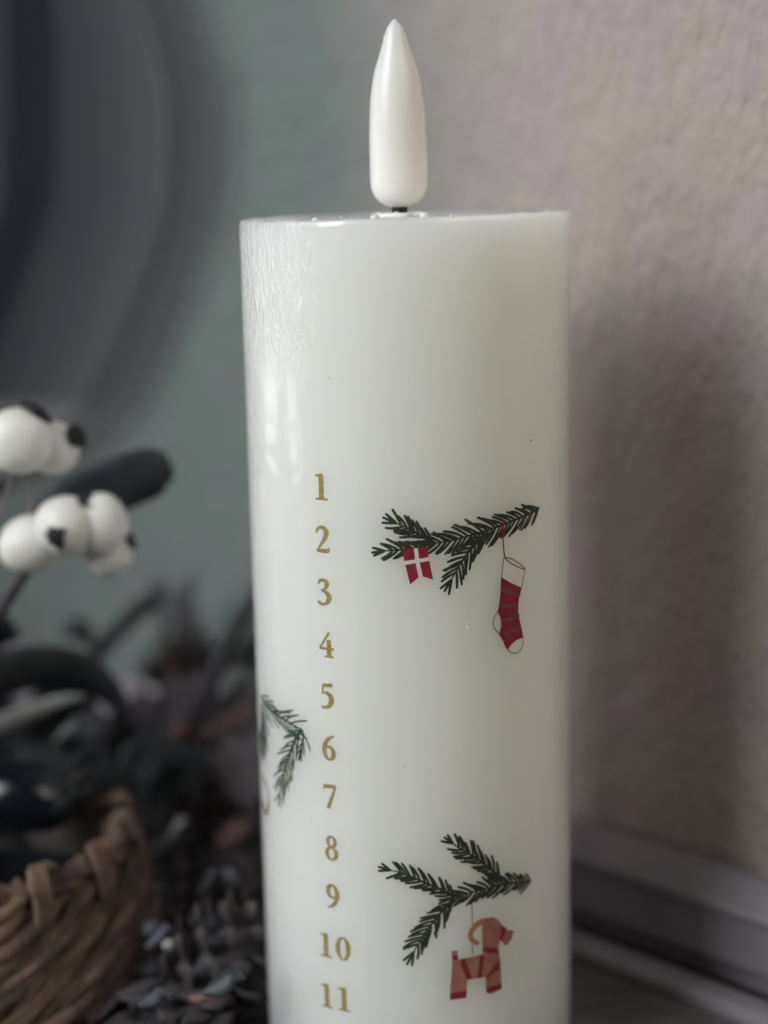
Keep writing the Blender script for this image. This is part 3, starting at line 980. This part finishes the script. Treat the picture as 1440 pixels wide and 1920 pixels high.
# blurred conifer twig with a cone bud
twig_m = mat('black_twig', (.014, .012, .016), .65, color2=(.026, .021, .025), nscale=150)
YT = 0.535
t = thing('pine_twig', aty(165, 1300, YT), 'blurred dark twig rising to the right, with a drooping grey tip', 'twig')
sp_ = [aty(x, y, YT + dy) for x, y, dy in [(165, 1330, .0), (170, 1240, 0), (215, 1190, 0), (265, 1140, .005), (305, 1113, .008)]]
rel(t, tube_geo(sp_, [.0020, .0025, .0026, .0025, .0030], 8, 20), 'stem', twig_m)
G = Geo(); fuzz(G, [tuple(p) for p in sp_[1:]], .0045, 30, 6, .00035, 3, 1.0)
rel(t, (G.v, G.f), 'needles', dstem_m)['kind'] = 'stuff'
sp2 = [aty(x, y, YT + .008) for x, y in [(305, 1110), (330, 1118), (346, 1150), (345, 1200), (338, 1225)]]
rel(t, leaf_geo(sp2, [.0006, .0018, .0030, .0028, .0006], RT, .0006, .2), 'leaf', mat('mauve_leaf', (0.135, 0.13, 0.145), .6, color2=(0.17, .16, .17), nscale=100))
G = Geo()
v_, f_ = ellipsoid(aty(142, 1178, YT - .004), 30 * px2m(YT), 26 * px2m(YT), 22 * px2m(YT), None, .2, 14, 18, 3)
G.add((v_, f_))
G.add(tube_geo([aty(155, 1190, YT - .004), aty(178, 1215, YT), aty(185, 1225, YT)], .001, 6, 6))
fuzz(G, [tuple(aty(120, 1165, YT - .004)), tuple(aty(165, 1195, YT - .004))], .0035, 8, 10, .0004, 5)
rel(t, (G.v, G.f), 'bud', leaf2_m)

# tuft of rust coloured needles
YU = 0.525
t = thing('needle_tuft', aty(345, 1330, YU), 'blurred tuft of rust brown needles fanning upward', 'dried flower')
rnd = random.Random(11)
G, G2 = Geo(), Geo()
c0 = aty(345, 1300, YU)
for i in range(190):
    a = rnd.uniform(-1.2, 1.05)
    d = (UP * math.cos(a) + RT * math.sin(a) + FWD * rnd.uniform(-.5, .5)).normalized()
    ln = rnd.uniform(70, 160) * px2m(YU) * (1.0 - .25 * abs(a))
    p = c0 + RT * rnd.uniform(-.003, .003) + FWD * rnd.uniform(-.003, .003)
    (G if rnd.random() < .6 else G2).add(tube_geo([p, p + d * ln * .55, p + d * ln + RT * rnd.uniform(-.002, .002)], [.0006, .0005, .00015], 5))
rel(t, (G.v, G.f), 'needles', rust_m)['kind'] = 'stuff'
rel(t, (G2.v, G2.f), 'needles', leaf2_m)['kind'] = 'stuff'
rel(t, tube_geo([c0, aty(352, 1360, YU), aty(360, 1440, YU)], [.002, .0018, .0016], 8, 8), 'stalk', dstem_m)

# frosted spray standing between the twigs
frost_m = mat('frosted_needles', (.15, .145, .165), .6, color2=(.21, .20, .21), nscale=120)
t = thing('frosted_spray', aty(350, 1340, .53), 'hazy grey frosted needle spray rising above the rust tuft', 'twig')
sp_ = [aty(x, y, .53) for x, y in [(352, 1400), (350, 1300), (344, 1210), (335, 1130)]]
rel(t, tube_geo(sp_, [.0012, .0010, .0008, .0004], 7, 14), 'stem', stem_m)
G = Geo(); fuzz(G, [tuple(p) for p in sp_[1:]], .0105, 16, 9, .00030, 17, 1.3)
rel(t, (G.v, G.f), 'needles', frost_m)['kind'] = 'stuff'
# bare dark twig beside the candle
YW = 0.50
t = thing('bare_twig', aty(350, 1400, YW), 'bare dark forked twig leaning towards the candle', 'twig')
rel(t, tube_geo([aty(x, y, YW + dy) for x, y, dy in [(345, 1470, 0), (365, 1360, 0), (410, 1245, 0), (450, 1165, .004), (492, 1100, .008), (530, 1040, .012)]], [.0028, .0028, .0026, .0024, .0020, .0014], 9, 26), 'stem', twig_m)
rel(t, tube_geo([aty(x, y, YW + dy) for x, y, dy in [(402, 1265, 0), (430, 1244, 0), (470, 1240, .003), (505, 1262, .005)]], [.0015, .0014, .0013, .0008], 8, 18), 'side_branch', dstem_m)
G = Geo(); fuzz(G, [tuple(aty(x, y, YW + .004)) for x, y in [(440, 1240), (470, 1225), (490, 1190)]], .006, 10, 7, .0005, 9)
rel(t, (G.v, G.f), 'needles', leaf2_m)['kind'] = 'stuff'

# orange rosehips on a twig
YO = 0.50
t = thing('rosehip_twig', aty(360, 1400, YO), 'reddish twig with small orange berries beside the candle', 'berry twig')
for i, (px, py, r) in enumerate([(337, 1371, 12), (372, 1376, 9), (398, 1371, 10), (425, 1352, 9), (415, 1382, 8)]):
    v_, f_ = ellipsoid(aty(px, py, YO - .004), r * px2m(YO), r * px2m(YO), r * px2m(YO) * 1.1, None, .05, 12, 16, i)
    rel(t, (v_, f_), 'berry', orange_m if i == 0 else rust_m)
rel(t, tube_geo([aty(x, y, YO) for x, y in [(330, 1400), (360, 1384), (400, 1380), (440, 1342), (480, 1330)]], .0009, 7, 14), 'stem', rust_m)

# ------------------------------------------------------------------ the woven basket
YK = 0.420
bc = aty(-48, 1562, YK)
t = thing('basket', (bc.x, bc.y, 0), 'round basket woven from twisted brown rope in the lower left corner', 'basket')
RB, HB = 0.0400, bc.z
rope_m = mat('seagrass_rope', (0.165, 0.100, 0.075), 0.85, color2=(0.066, 0.039, 0.032), nscale=110, bump=0.9, bscale=700, bdist=0.0012, stretch=(1, 1, 1))
rope2_m = mat('seagrass_rope_pale', (0.205, 0.135, 0.094), 0.85, color2=(0.095, 0.060, 0.045), nscale=130, bump=0.7, bscale=420, bdist=0.0012)
# inner wall, dark
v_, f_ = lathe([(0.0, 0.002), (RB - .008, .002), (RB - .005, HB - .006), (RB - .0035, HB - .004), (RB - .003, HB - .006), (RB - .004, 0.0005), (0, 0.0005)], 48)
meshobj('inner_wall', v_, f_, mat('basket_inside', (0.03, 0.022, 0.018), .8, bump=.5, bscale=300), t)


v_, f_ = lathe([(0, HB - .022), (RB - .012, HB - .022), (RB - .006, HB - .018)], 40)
meshobj('dark_insert', v_, f_, mat('black_insert', (.006, .007, .011), .3), t)  # near-black disc added to keep the basket's inside dark


def rope(pts, r, twist, n, strands=3, phase=0.0):
    """a rope: several plies wound round a curve"""
    q = [Vector(p) for p in catmull(pts, n)]
    G = Geo()
    for s_ in range(strands):
        pl = []
        prev = None
        for i, p in enumerate(q):
            tg = (q[min(i + 1, n - 1)] - q[max(i - 1, 0)]).normalized()
            a = (tg.orthogonal() if prev is None else prev - tg * prev.dot(tg)).normalized()
            prev = a
            b_ = tg.cross(a)
            an = phase + twist * i / (n - 1) + 2 * PI * s_ / strands
            pl.append(p + (a * math.cos(an) + b_ * math.sin(an)) * r * .52)
        G.add(tube_geo(pl, [r * .58 * (1 + .10 * math.sin(i_ * 1.3 + s_ * 2)) for i_ in range(n)], 7))
    return G.v, G.f


# outer strands climb to the right round the body
NSTR = 23
for i in range(NSTR):
    a0 = 2 * PI * i / NSTR
    pts = []
    for j in range(7):
        f = j / 6
        a = a0 + f * 1.2
        rr = RB - .0008 + .0085 * (1 - f) ** .9 - .0030 * f ** 3 + (0.0012 if (i % 2) else 0)
        pts.append((rr * math.cos(a), rr * math.sin(a), 0.003 + (HB - 0.005) * f))
    v_, f_ = rope(pts, random.uniform(.0030, .0042), random.uniform(6, 10), 30, 3, random.uniform(0, 6))
    meshobj('strand', v_, f_, rope2_m if i % 3 == 0 else rope_m, t)
# rim rope
pts = [((RB - .001) * math.cos(2 * PI * j / 24), (RB - .001) * math.sin(2 * PI * j / 24), HB - .0025 + .0012 * math.sin(j * 2.1)) for j in range(25)]
v_, f_ = rope(pts, .0030, 40, 220, 3)
meshobj('rim', v_, f_, rope_m, t)
# wrapping loops over the rim
for j in range(14):
    a = 2 * PI * j / 14 + random.uniform(-.08, .08)
    e = Vector((math.cos(a), math.sin(a), 0))
    e2 = Vector((math.cos(a + .16), math.sin(a + .16), 0))
    pts = [e * (RB + .0015) + Vector((0, 0, HB - .016)), e * (RB + .0042) + Vector((0, 0, HB - .006)), e * (RB + .001) + Vector((0, 0, HB + .0035)), e2 * (RB - .004) + Vector((0, 0, HB - .001)), e2 * (RB - .005) + Vector((0, 0, HB - .012))]
    G = Geo()
    for s_ in (-1, 0, 1):
        o_ = Vector((-math.sin(a), math.cos(a), 0)) * .0016 * s_
        G.add(tube_geo([p + o_ for p in pts], .0011, 7, 18))
    meshobj('rim_wrap', G.v, G.f, rope_m if j % 2 else rope2_m, t)
G = Geo()
rnd = random.Random(21)
for i in range(260):
    a0 = rnd.uniform(-1.9, 0.5)
    f0 = rnd.uniform(.05, .8)
    df = rnd.uniform(.12, .3)
    da = df * rnd.uniform(.9, 1.6)
    pts = []
    for j in range(4):
        f = f0 + df * j / 3
        a = a0 + f0 * 1.2 + da * j / 3
        rr = RB - .0008 + .0085 * (1 - min(f, 1)) ** .9 - .0030 * f ** 3 + .0034 + rnd.uniform(-.0004, .0009)
        pts.append((rr * math.cos(a), rr * math.sin(a), .003 + (HB - .005) * f))
    G.add(tube_geo(pts, [.00012, .0002, .0002, .00008], 4, 8))
meshobj('fibres', G.v, G.f, rope2_m, t)['kind'] = 'stuff'
basket = t

# dark bauble and leaves inside the basket
bz = 0.030
p = aty(45, 1492, YK + .010)
t = thing('ornament', p, 'dark shiny rounded ornament inside the basket with a bluish highlight', 'ornament')
v_, f_ = ellipsoid(p, .0095, .0095, .0165, RT + UP * -.15, .06, 32, 40, 2)
rel(t, (v_, f_), 'shell', mat('dark_gloss', (0.007, 0.009, 0.014), 0.16, spec=.6, bump=.25, bscale=60, bdist=.002))
v_, f_ = lathe([(0, 0), (.0016, 0), (.0018, .002), (.0008, .0026), (0, .0026)], 16)
q_ = Vector((0, 0, 1)).rotation_difference((RT + UP * -.15).normalized())
meshobj('cap', [q_ @ (Vector((v.x, v.y, v.z + .0155))) for v in v_], f_, mat('cap_metal', (.03, .03, .035), .45, .8), t)
for i, (px, py, dx, dy, l) in enumerate([(110, 1520, .5, .35, 80), (20, 1570, -.6, .3, 90), (150, 1500, .2, .7, 70)]):
    a = aty(px, py, YK + .006 + .004 * i)
    t = thing('dark_leaf', a, ['dark leaf standing inside the basket near its right rim', 'dark leaf at the left inside the basket, below the ornament', 'dark leaf leaning on the back rim inside the basket'][i], 'leaf')
    e = (RT * dx + UP * dy).normalized() * (l * px2m(YK))
    rel(t, leaf_geo([a - e * .5, a, a + e * .5, a + e], [.001, .005, .006, .0006], FWD * .6 + RT * .5, .0007, .2), 'blade', leaf2_m)


# ------------------------------------------------------------------ blurred clutter on the floor behind the basket
def cone(name_label, c, size, axis, seed, m_):
    t = thing('pine_cone', c, name_label, 'pine cone', 'pine cones on the floor')
    rnd = random.Random(seed)
    q = Vector((0, 0, 1)).rotation_difference(Vector(axis).normalized())
    v_, f_ = ellipsoid((0, 0, 0), size * .26, size * .26, size * .46, None, .05, 12, 14)
    meshobj('core', [q @ v for v in v_], f_, dstem_m, t)
    gold_a = 2.39996
    n = 46
    for i in range(n):
        f = i / (n - 1)
        z = (-.48 + .98 * f) * size
        rr = size * (.20 + .24 * math.sin(PI * (f * .85 + .12)))
        a = i * gold_a
        e = Vector((math.cos(a), math.sin(a), 0))
        s_ = Vector((-math.sin(a), math.cos(a), 0))
        sp_ = [e * rr * .4 + Vector((0, 0, z)), e * rr + Vector((0, 0, z + size * .02)), e * rr * 1.22 + Vector((0, 0, z + size * .10))]
        w_ = size * .11 * (1.1 - .5 * f)
        g_ = leaf_geo(sp_, [w_ * .5, w_, w_ * .35], s_, size * .018, .15, 5, 4)
        meshobj('scale', [q @ v for v in g_[0]], g_[1], m_, t)
    return t


def gpoint(px, py, z):
    return onz(px, py, z)


cone('grey pine cone lying between the basket and the candle, lowest', gpoint(420, 1800, .014), .030, (.6, .3, .5), 1, cone_m)
cone('pine cone lying on the floor behind the basket rim', gpoint(300, 1700, .014), .026, (-.5, .4, .7), 2, cone_m)
cone('pine cone lying against the skirting board behind the twigs', gpoint(400, 1500, .013), .026, (.8, -.2, .4), 3, rust_m)
cone('small pine cone beside the left edge of the candle', gpoint(440, 1660, .012), .018, (.1, -.6, .7), 4, cone_m)
rnd = random.Random(5)
spots = [(280, 1600, 'grey', .9, .2), (430, 1650, 'grey', .8, -.5), (330, 1560, 'pale', .3, .3), (465, 1520, 'grey', -.5, .8), (300, 1760, 'slate', .8, .5), (360, 1820, 'dark', -.7, .5),
         (420, 1850, 'dark', .8, .3), (290, 1880, 'slate', .9, .1), (390, 1660, 'dark', .6, .7), (340, 1660, 'dark', -.4, .8), (445, 1740, 'dark', .1, 1), (310, 1500, 'dark', .7, .6),
         (270, 1450, 'dark', .4, .9), (380, 1880, 'rust', .9, -.2), (440, 1570, 'rust', .7, .4), (400, 1740, 'slate', .9, -.4)]
mm = {'grey': grey_m, 'pale': pale_m, 'slate': mat('slate_blue_leaf', (.055, .060, .082), .6, color2=(.075, .08, .10), nscale=80), 'dark': leaf2_m, 'rust': rust_m}
where = ['beside the basket rim', 'close to the candle edge', 'below the orange berries', 'by the candle under the left sprig', 'touching the basket side', 'between basket and candle near the bottom',
         'at the candle foot', 'at the bottom beside the basket', 'in the middle of the clutter', 'behind the basket side', 'against the candle side', 'under the grey pod',
         'behind the back of the basket rim', 'lowest in the clutter', 'below the bare twig', 'in front of the lowest pine cone']
word = {'grey': 'frosted grey', 'pale': 'pale', 'slate': 'slate blue', 'dark': 'dark', 'rust': 'rust brown'}
for i, (px, py, kd, dx, dy) in enumerate(spots):
    a = gpoint(px, py, rnd.uniform(.012, .026))
    ln = rnd.uniform(55, 95) * px2m(a.y)
    e = (RT * dx + UP * dy + FWD * rnd.uniform(-.3, .3)).normalized() * ln
    t = thing('fallen_leaf', a, 'blurred %s leaf lying %s' % (word[kd], where[i]), 'leaf', 'leaves on the floor by the candle')
    w_ = ln * rnd.uniform(.18, .28)
    rel(t, leaf_geo([a - e * .5, a - e * .15 + Vector((0, 0, .001)), a + e * .2 + Vector((0, 0, .002)), a + e * .5], [.0006, w_, w_ * .9, .0004], FWD * .5 + UP * .7 + RT * rnd.uniform(-.4, .4), .0006, .25), 'blade', mm[kd])
# mauve leaves added to give the skirting board its shaded tone
mauve_d = mat('shade_mauve_leaf', (.12, .102, .118), .7, color2=(.16, .135, .148), nscale=70)
for i, (px, py, y, dx, dy, l, lb) in enumerate([(310, 1340, .515, .4, 1, 150, 'mauve leaf added as shade below the rust needle tuft'), (375, 1330, .512, -.2, 1, 140, 'mauve leaf added as shade behind the fork of the bare twig'),
                                                (440, 1340, .505, .3, 1, 150, 'mauve leaf added as shade beside the candle behind the orange berries'), (345, 1410, .508, .8, .7, 150, 'mauve leaf added as shade low behind the reddish berry twig'),
                                                (450, 1440, .495, -.3, .9, 130, 'mauve leaf added as shade by the candle under the peach coloured berry'), (260, 1360, .52, .1, 1, 150, 'mauve leaf added as shade beside the drooping stalk of the arching leaf')]):
    a = aty(px, py, y)
    t = thing('mauve_leaf', a, lb, 'leaf')
    e = (RT * dx + UP * dy).normalized() * (l * px2m(y))
    rel(t, leaf_geo([a - e * .6, a - e * .2, a + e * .15, a + e * .5], [.002, .0068, .0066, .0008], RT * dy - UP * dx + FWD * .3, .0007, .2), 'blade', mauve_d)
    rel(t, tube_geo([a - e * .6, a - e * .7, Vector((a.x, a.y - .004, 0.001))], .0008, 7, 8), 'stalk', dstem_m)
# taller dark leaves behind the basket
for i, (px, py, y, dx, dy, l, lb) in enumerate([(265, 1430, .475, .35, .9, 120, 'broad dark leaf standing behind the basket, right of the grey pod'), (235, 1500, .46, -.1, 1, 110, 'dark upright leaf just behind the back of the basket rim'),
                                                (300, 1470, .48, .75, .6, 110, 'dark leaf slanting right under the rust needle tuft'), (90, 1440, .465, -.5, .5, 120, 'dark leaf behind the basket under the pale leaf'),
                                                (170, 1440, .455, .3, .6, 90, 'dark leaf under the grey pod behind the basket'), (350, 1440, .485, -.2, 1, 90, 'narrow dark leaf below the orange berries')]):
    a = aty(px, py, y)
    t = thing('dark_leaf', a, lb, 'leaf')
    e = (RT * dx + UP * dy).normalized() * (l * px2m(y))
    rel(t, leaf_geo([a - e * .6, a - e * .2, a + e * .2, a + e * .6], [.001, .0058, .0066, .0008], RT * dy - UP * dx + FWD * .35, .0007, .2), 'blade', leaf2_m)
    rel(t, tube_geo([a - e * .6, a - e * .75, Vector((a.x, a.y, 0.001))], .0009, 7, 8), 'stalk', dstem_m)
# pale berries and twigs among them
for i, (px, py, r, m_, lb) in enumerate([(305, 1508, 14, pale_m, 'small pale berry below the orange berries'), (278, 1600, 13, grey_m, 'small grey berry beside the basket rim'), (316, 1772, 13, pale_m, 'small pale berry beside the basket side, low'),
                                    (285, 1740, 20, mm['slate'], 'slate blue berry touching the basket side'), (455, 1410, 18, orange_m, 'peach coloured berry by the left edge of the candle')]):
    a = gpoint(px, py, .022)
    rr = r * px2m(a.y)
    t = tag(meshobj('loose_berry', *ellipsoid((0, 0, 0), rr, rr, rr * .9, None, .06, 14, 18, i), m_), lb, 'berry', 'loose berries in the clutter')
    t.location = a
# dense bed of dark twigs and needles below
litter_m = mat('dark_litter', (.030, .024, .027), .8)
rnd = random.Random(8)
beds = [Geo(), Geo(), Geo()]
for i in range(330):
    px, py = rnd.uniform(215, 462), rnd.uniform(1440, 1990)
    a = gpoint(px, py, rnd.uniform(.002, .011))
    if (a - Vector((CX, CY, a.z))).length < R + .011: continue
    e = Vector((rnd.uniform(-1, 1), rnd.uniform(-1, 1), rnd.uniform(-.25, .4))).normalized() * rnd.uniform(.004, .0085)
    sd_ = Vector((-e.y, e.x, rnd.uniform(-.4, .4) * e.length))
    w_ = rnd.uniform(.0018, .0042)
    beds[i % 3].add(leaf_geo([a - e, a - e * .3 + Vector((0, 0, .0012)), a + e * .4 + Vector((0, 0, .0010)), a + e], [.0004, w_, w_ * .9, .0003], sd_, .0004, .3, 7, 4))
for g_, m_, lb in zip(beds, (litter_m, mat('dim_mauve', (.045, .038, .044), .75, color2=(.062, .052, .058), nscale=90), mat('dim_slate', (.032, .034, .045), .65, color2=(.05, .05, .062), nscale=90)),
                      ('dark dried leaves heaped on the floor between basket and candle', 'dull mauve dried leaves strewn through the dark heap by the candle', 'dim slate dried leaves strewn through the dark heap by the candle')):
    tag(meshobj('leaf_litter', g_.v, g_.f, m_), lb, 'dried leaves', None, 'stuff')

# ------------------------------------------------------------------ cloths added to darken the upper left of the wall
cur_m = mat('curtain_cloth', (0.150, 0.150, 0.163), 0.9, color2=(0.158, 0.153, 0.162), nscale=40, bump=.2, bscale=900, bdist=.0005)
verts = []
nu, nv = 60, 48
EDGE = [(-500, 300), (-130, 312), (20, 350), (150, 388), (260, 394), (400, 378), (560, 320), (700, 262), (810, 190), (880, 90), (910, -10), (925, -100), (935, -180)]
_edge = catmull(EDGE, 200)


def edge_at(py):
    return min(_edge, key=lambda e: abs(e[0] - py))[1]


def wall_y(px, py):
    d_ = ray(px, py)
    return d_.y * (W0 - CAM).dot(NRM) / d_.dot(NRM)


def drape_pt(px, py, lift=0.0):
    t_ = min(max(px, -90) / 390, 1.0)
    return aty(px, py, wall_y(px, py) - 0.0025 - lift - 0.006 * (1 - t_))


def drape_layer(x_in, x_out, lift):
    vs = []
    for i in range(nu):
        u = i / (nu - 1)
        for j in range(nv):
            py = -500 + 1434 * j / (nv - 1)
            xe = edge_at(py)
            x0 = -300 if x_in is None else xe + x_in
            px = x0 + (xe + x_out - x0) * u
            vs.append(drape_pt(px, py, lift + 0.0008 * math.sin(px * .045 + py * .002)))
    return vs


root = thing('drape', drape_pt(100, 300), 'grey drape added to darken the wall at upper left, with veils grading its edge', 'drape')


def cloth(name, vs, m_, r_):
    o = meshobj(name, [v - r_.location for v in vs], grid_faces(nu, nv), m_, r_)
    return o


o = cloth('cloth', drape_layer(None, -60, 0.0), cur_m, root)
sm = o.modifiers.new('thickness', 'SOLIDIFY'); sm.thickness = 0.0008


def sheer(name, density):
    m_ = cur_m.copy()
    m_.name = name
    m_.node_tree.nodes['Principled BSDF'].inputs['Alpha'].default_value = density
    return m_


cloth('shade_veil', drape_layer(-75, -20, 0.0012), sheer('edge_veil', .55), root)  # added see-through layers fade the dark zone into the wall
cloth('shade_veil', drape_layer(-80, 18, 0.0020), sheer('fine_edge_veil', .38), root)
cloth('shade_veil', drape_layer(-85, 52, 0.0028), sheer('finest_edge_veil', .22), root)

# added dark hanging; its sheer layers deepen the dark towards the left edge
navy_m = mat('navy_cloth', (0.028, 0.034, 0.047), 0.9, color2=(0.032, 0.037, 0.050), nscale=40, bump=.2, bscale=900, bdist=.0005)
def navy_layer(x_in, x_out, lift):
    vs = []
    for i in range(nu):
        u = i / (nu - 1)
        for j in range(nv):
            py = -700 + 1450 * j / (nv - 1)
            xe = 40 + 14 * math.sin(py / 210 + 1) - max(0, py - 380) * .30
            x0 = -300 if x_in is None else xe + x_in
            px = x0 + (xe + x_out - x0) * u
            vs.append(aty(px, py, wall_y(px, py) - 0.014 - lift - 0.001 * math.sin(px * .05 + py * .003)))
    return vs


navy_s = navy_m.copy(); navy_s.name = 'navy_shade_veil'
navy_s.node_tree.nodes['Principled BSDF'].inputs['Alpha'].default_value = .18
root = thing('curtain', aty(20, 300, wall_y(20, 300) - .014), 'dark navy curtain added at the far left to deepen the dark in front of the grey drape', 'curtain')
o = cloth('cloth', navy_layer(None, -30, 0.0), navy_m, root)
sm = o.modifiers.new('thickness', 'SOLIDIFY'); sm.thickness = 0.0008
for k_, fr_ in enumerate((0.12, 0.32, 0.54, 0.76, 0.96)):
    vs = []
    for i in range(nu):
        u = i / (nu - 1)
        for j in range(nv):
            py = -700 + 1450 * j / (nv - 1)
            xn = 40 + 14 * math.sin(py / 210 + 1) - max(0, py - 380) * .30
            xe = xn + (edge_at(py) - 20 - xn) * fr_
            px = xn - 45 + (xe - xn + 45) * u
            vs.append(aty(px, py, wall_y(px, py) - 0.015 - .001 * k_ - 0.001 * math.sin(px * .05 + py * .003)))
    cloth('shade_veil', vs, navy_s, root)  # each veil carries the darkening further right over the grey cloth
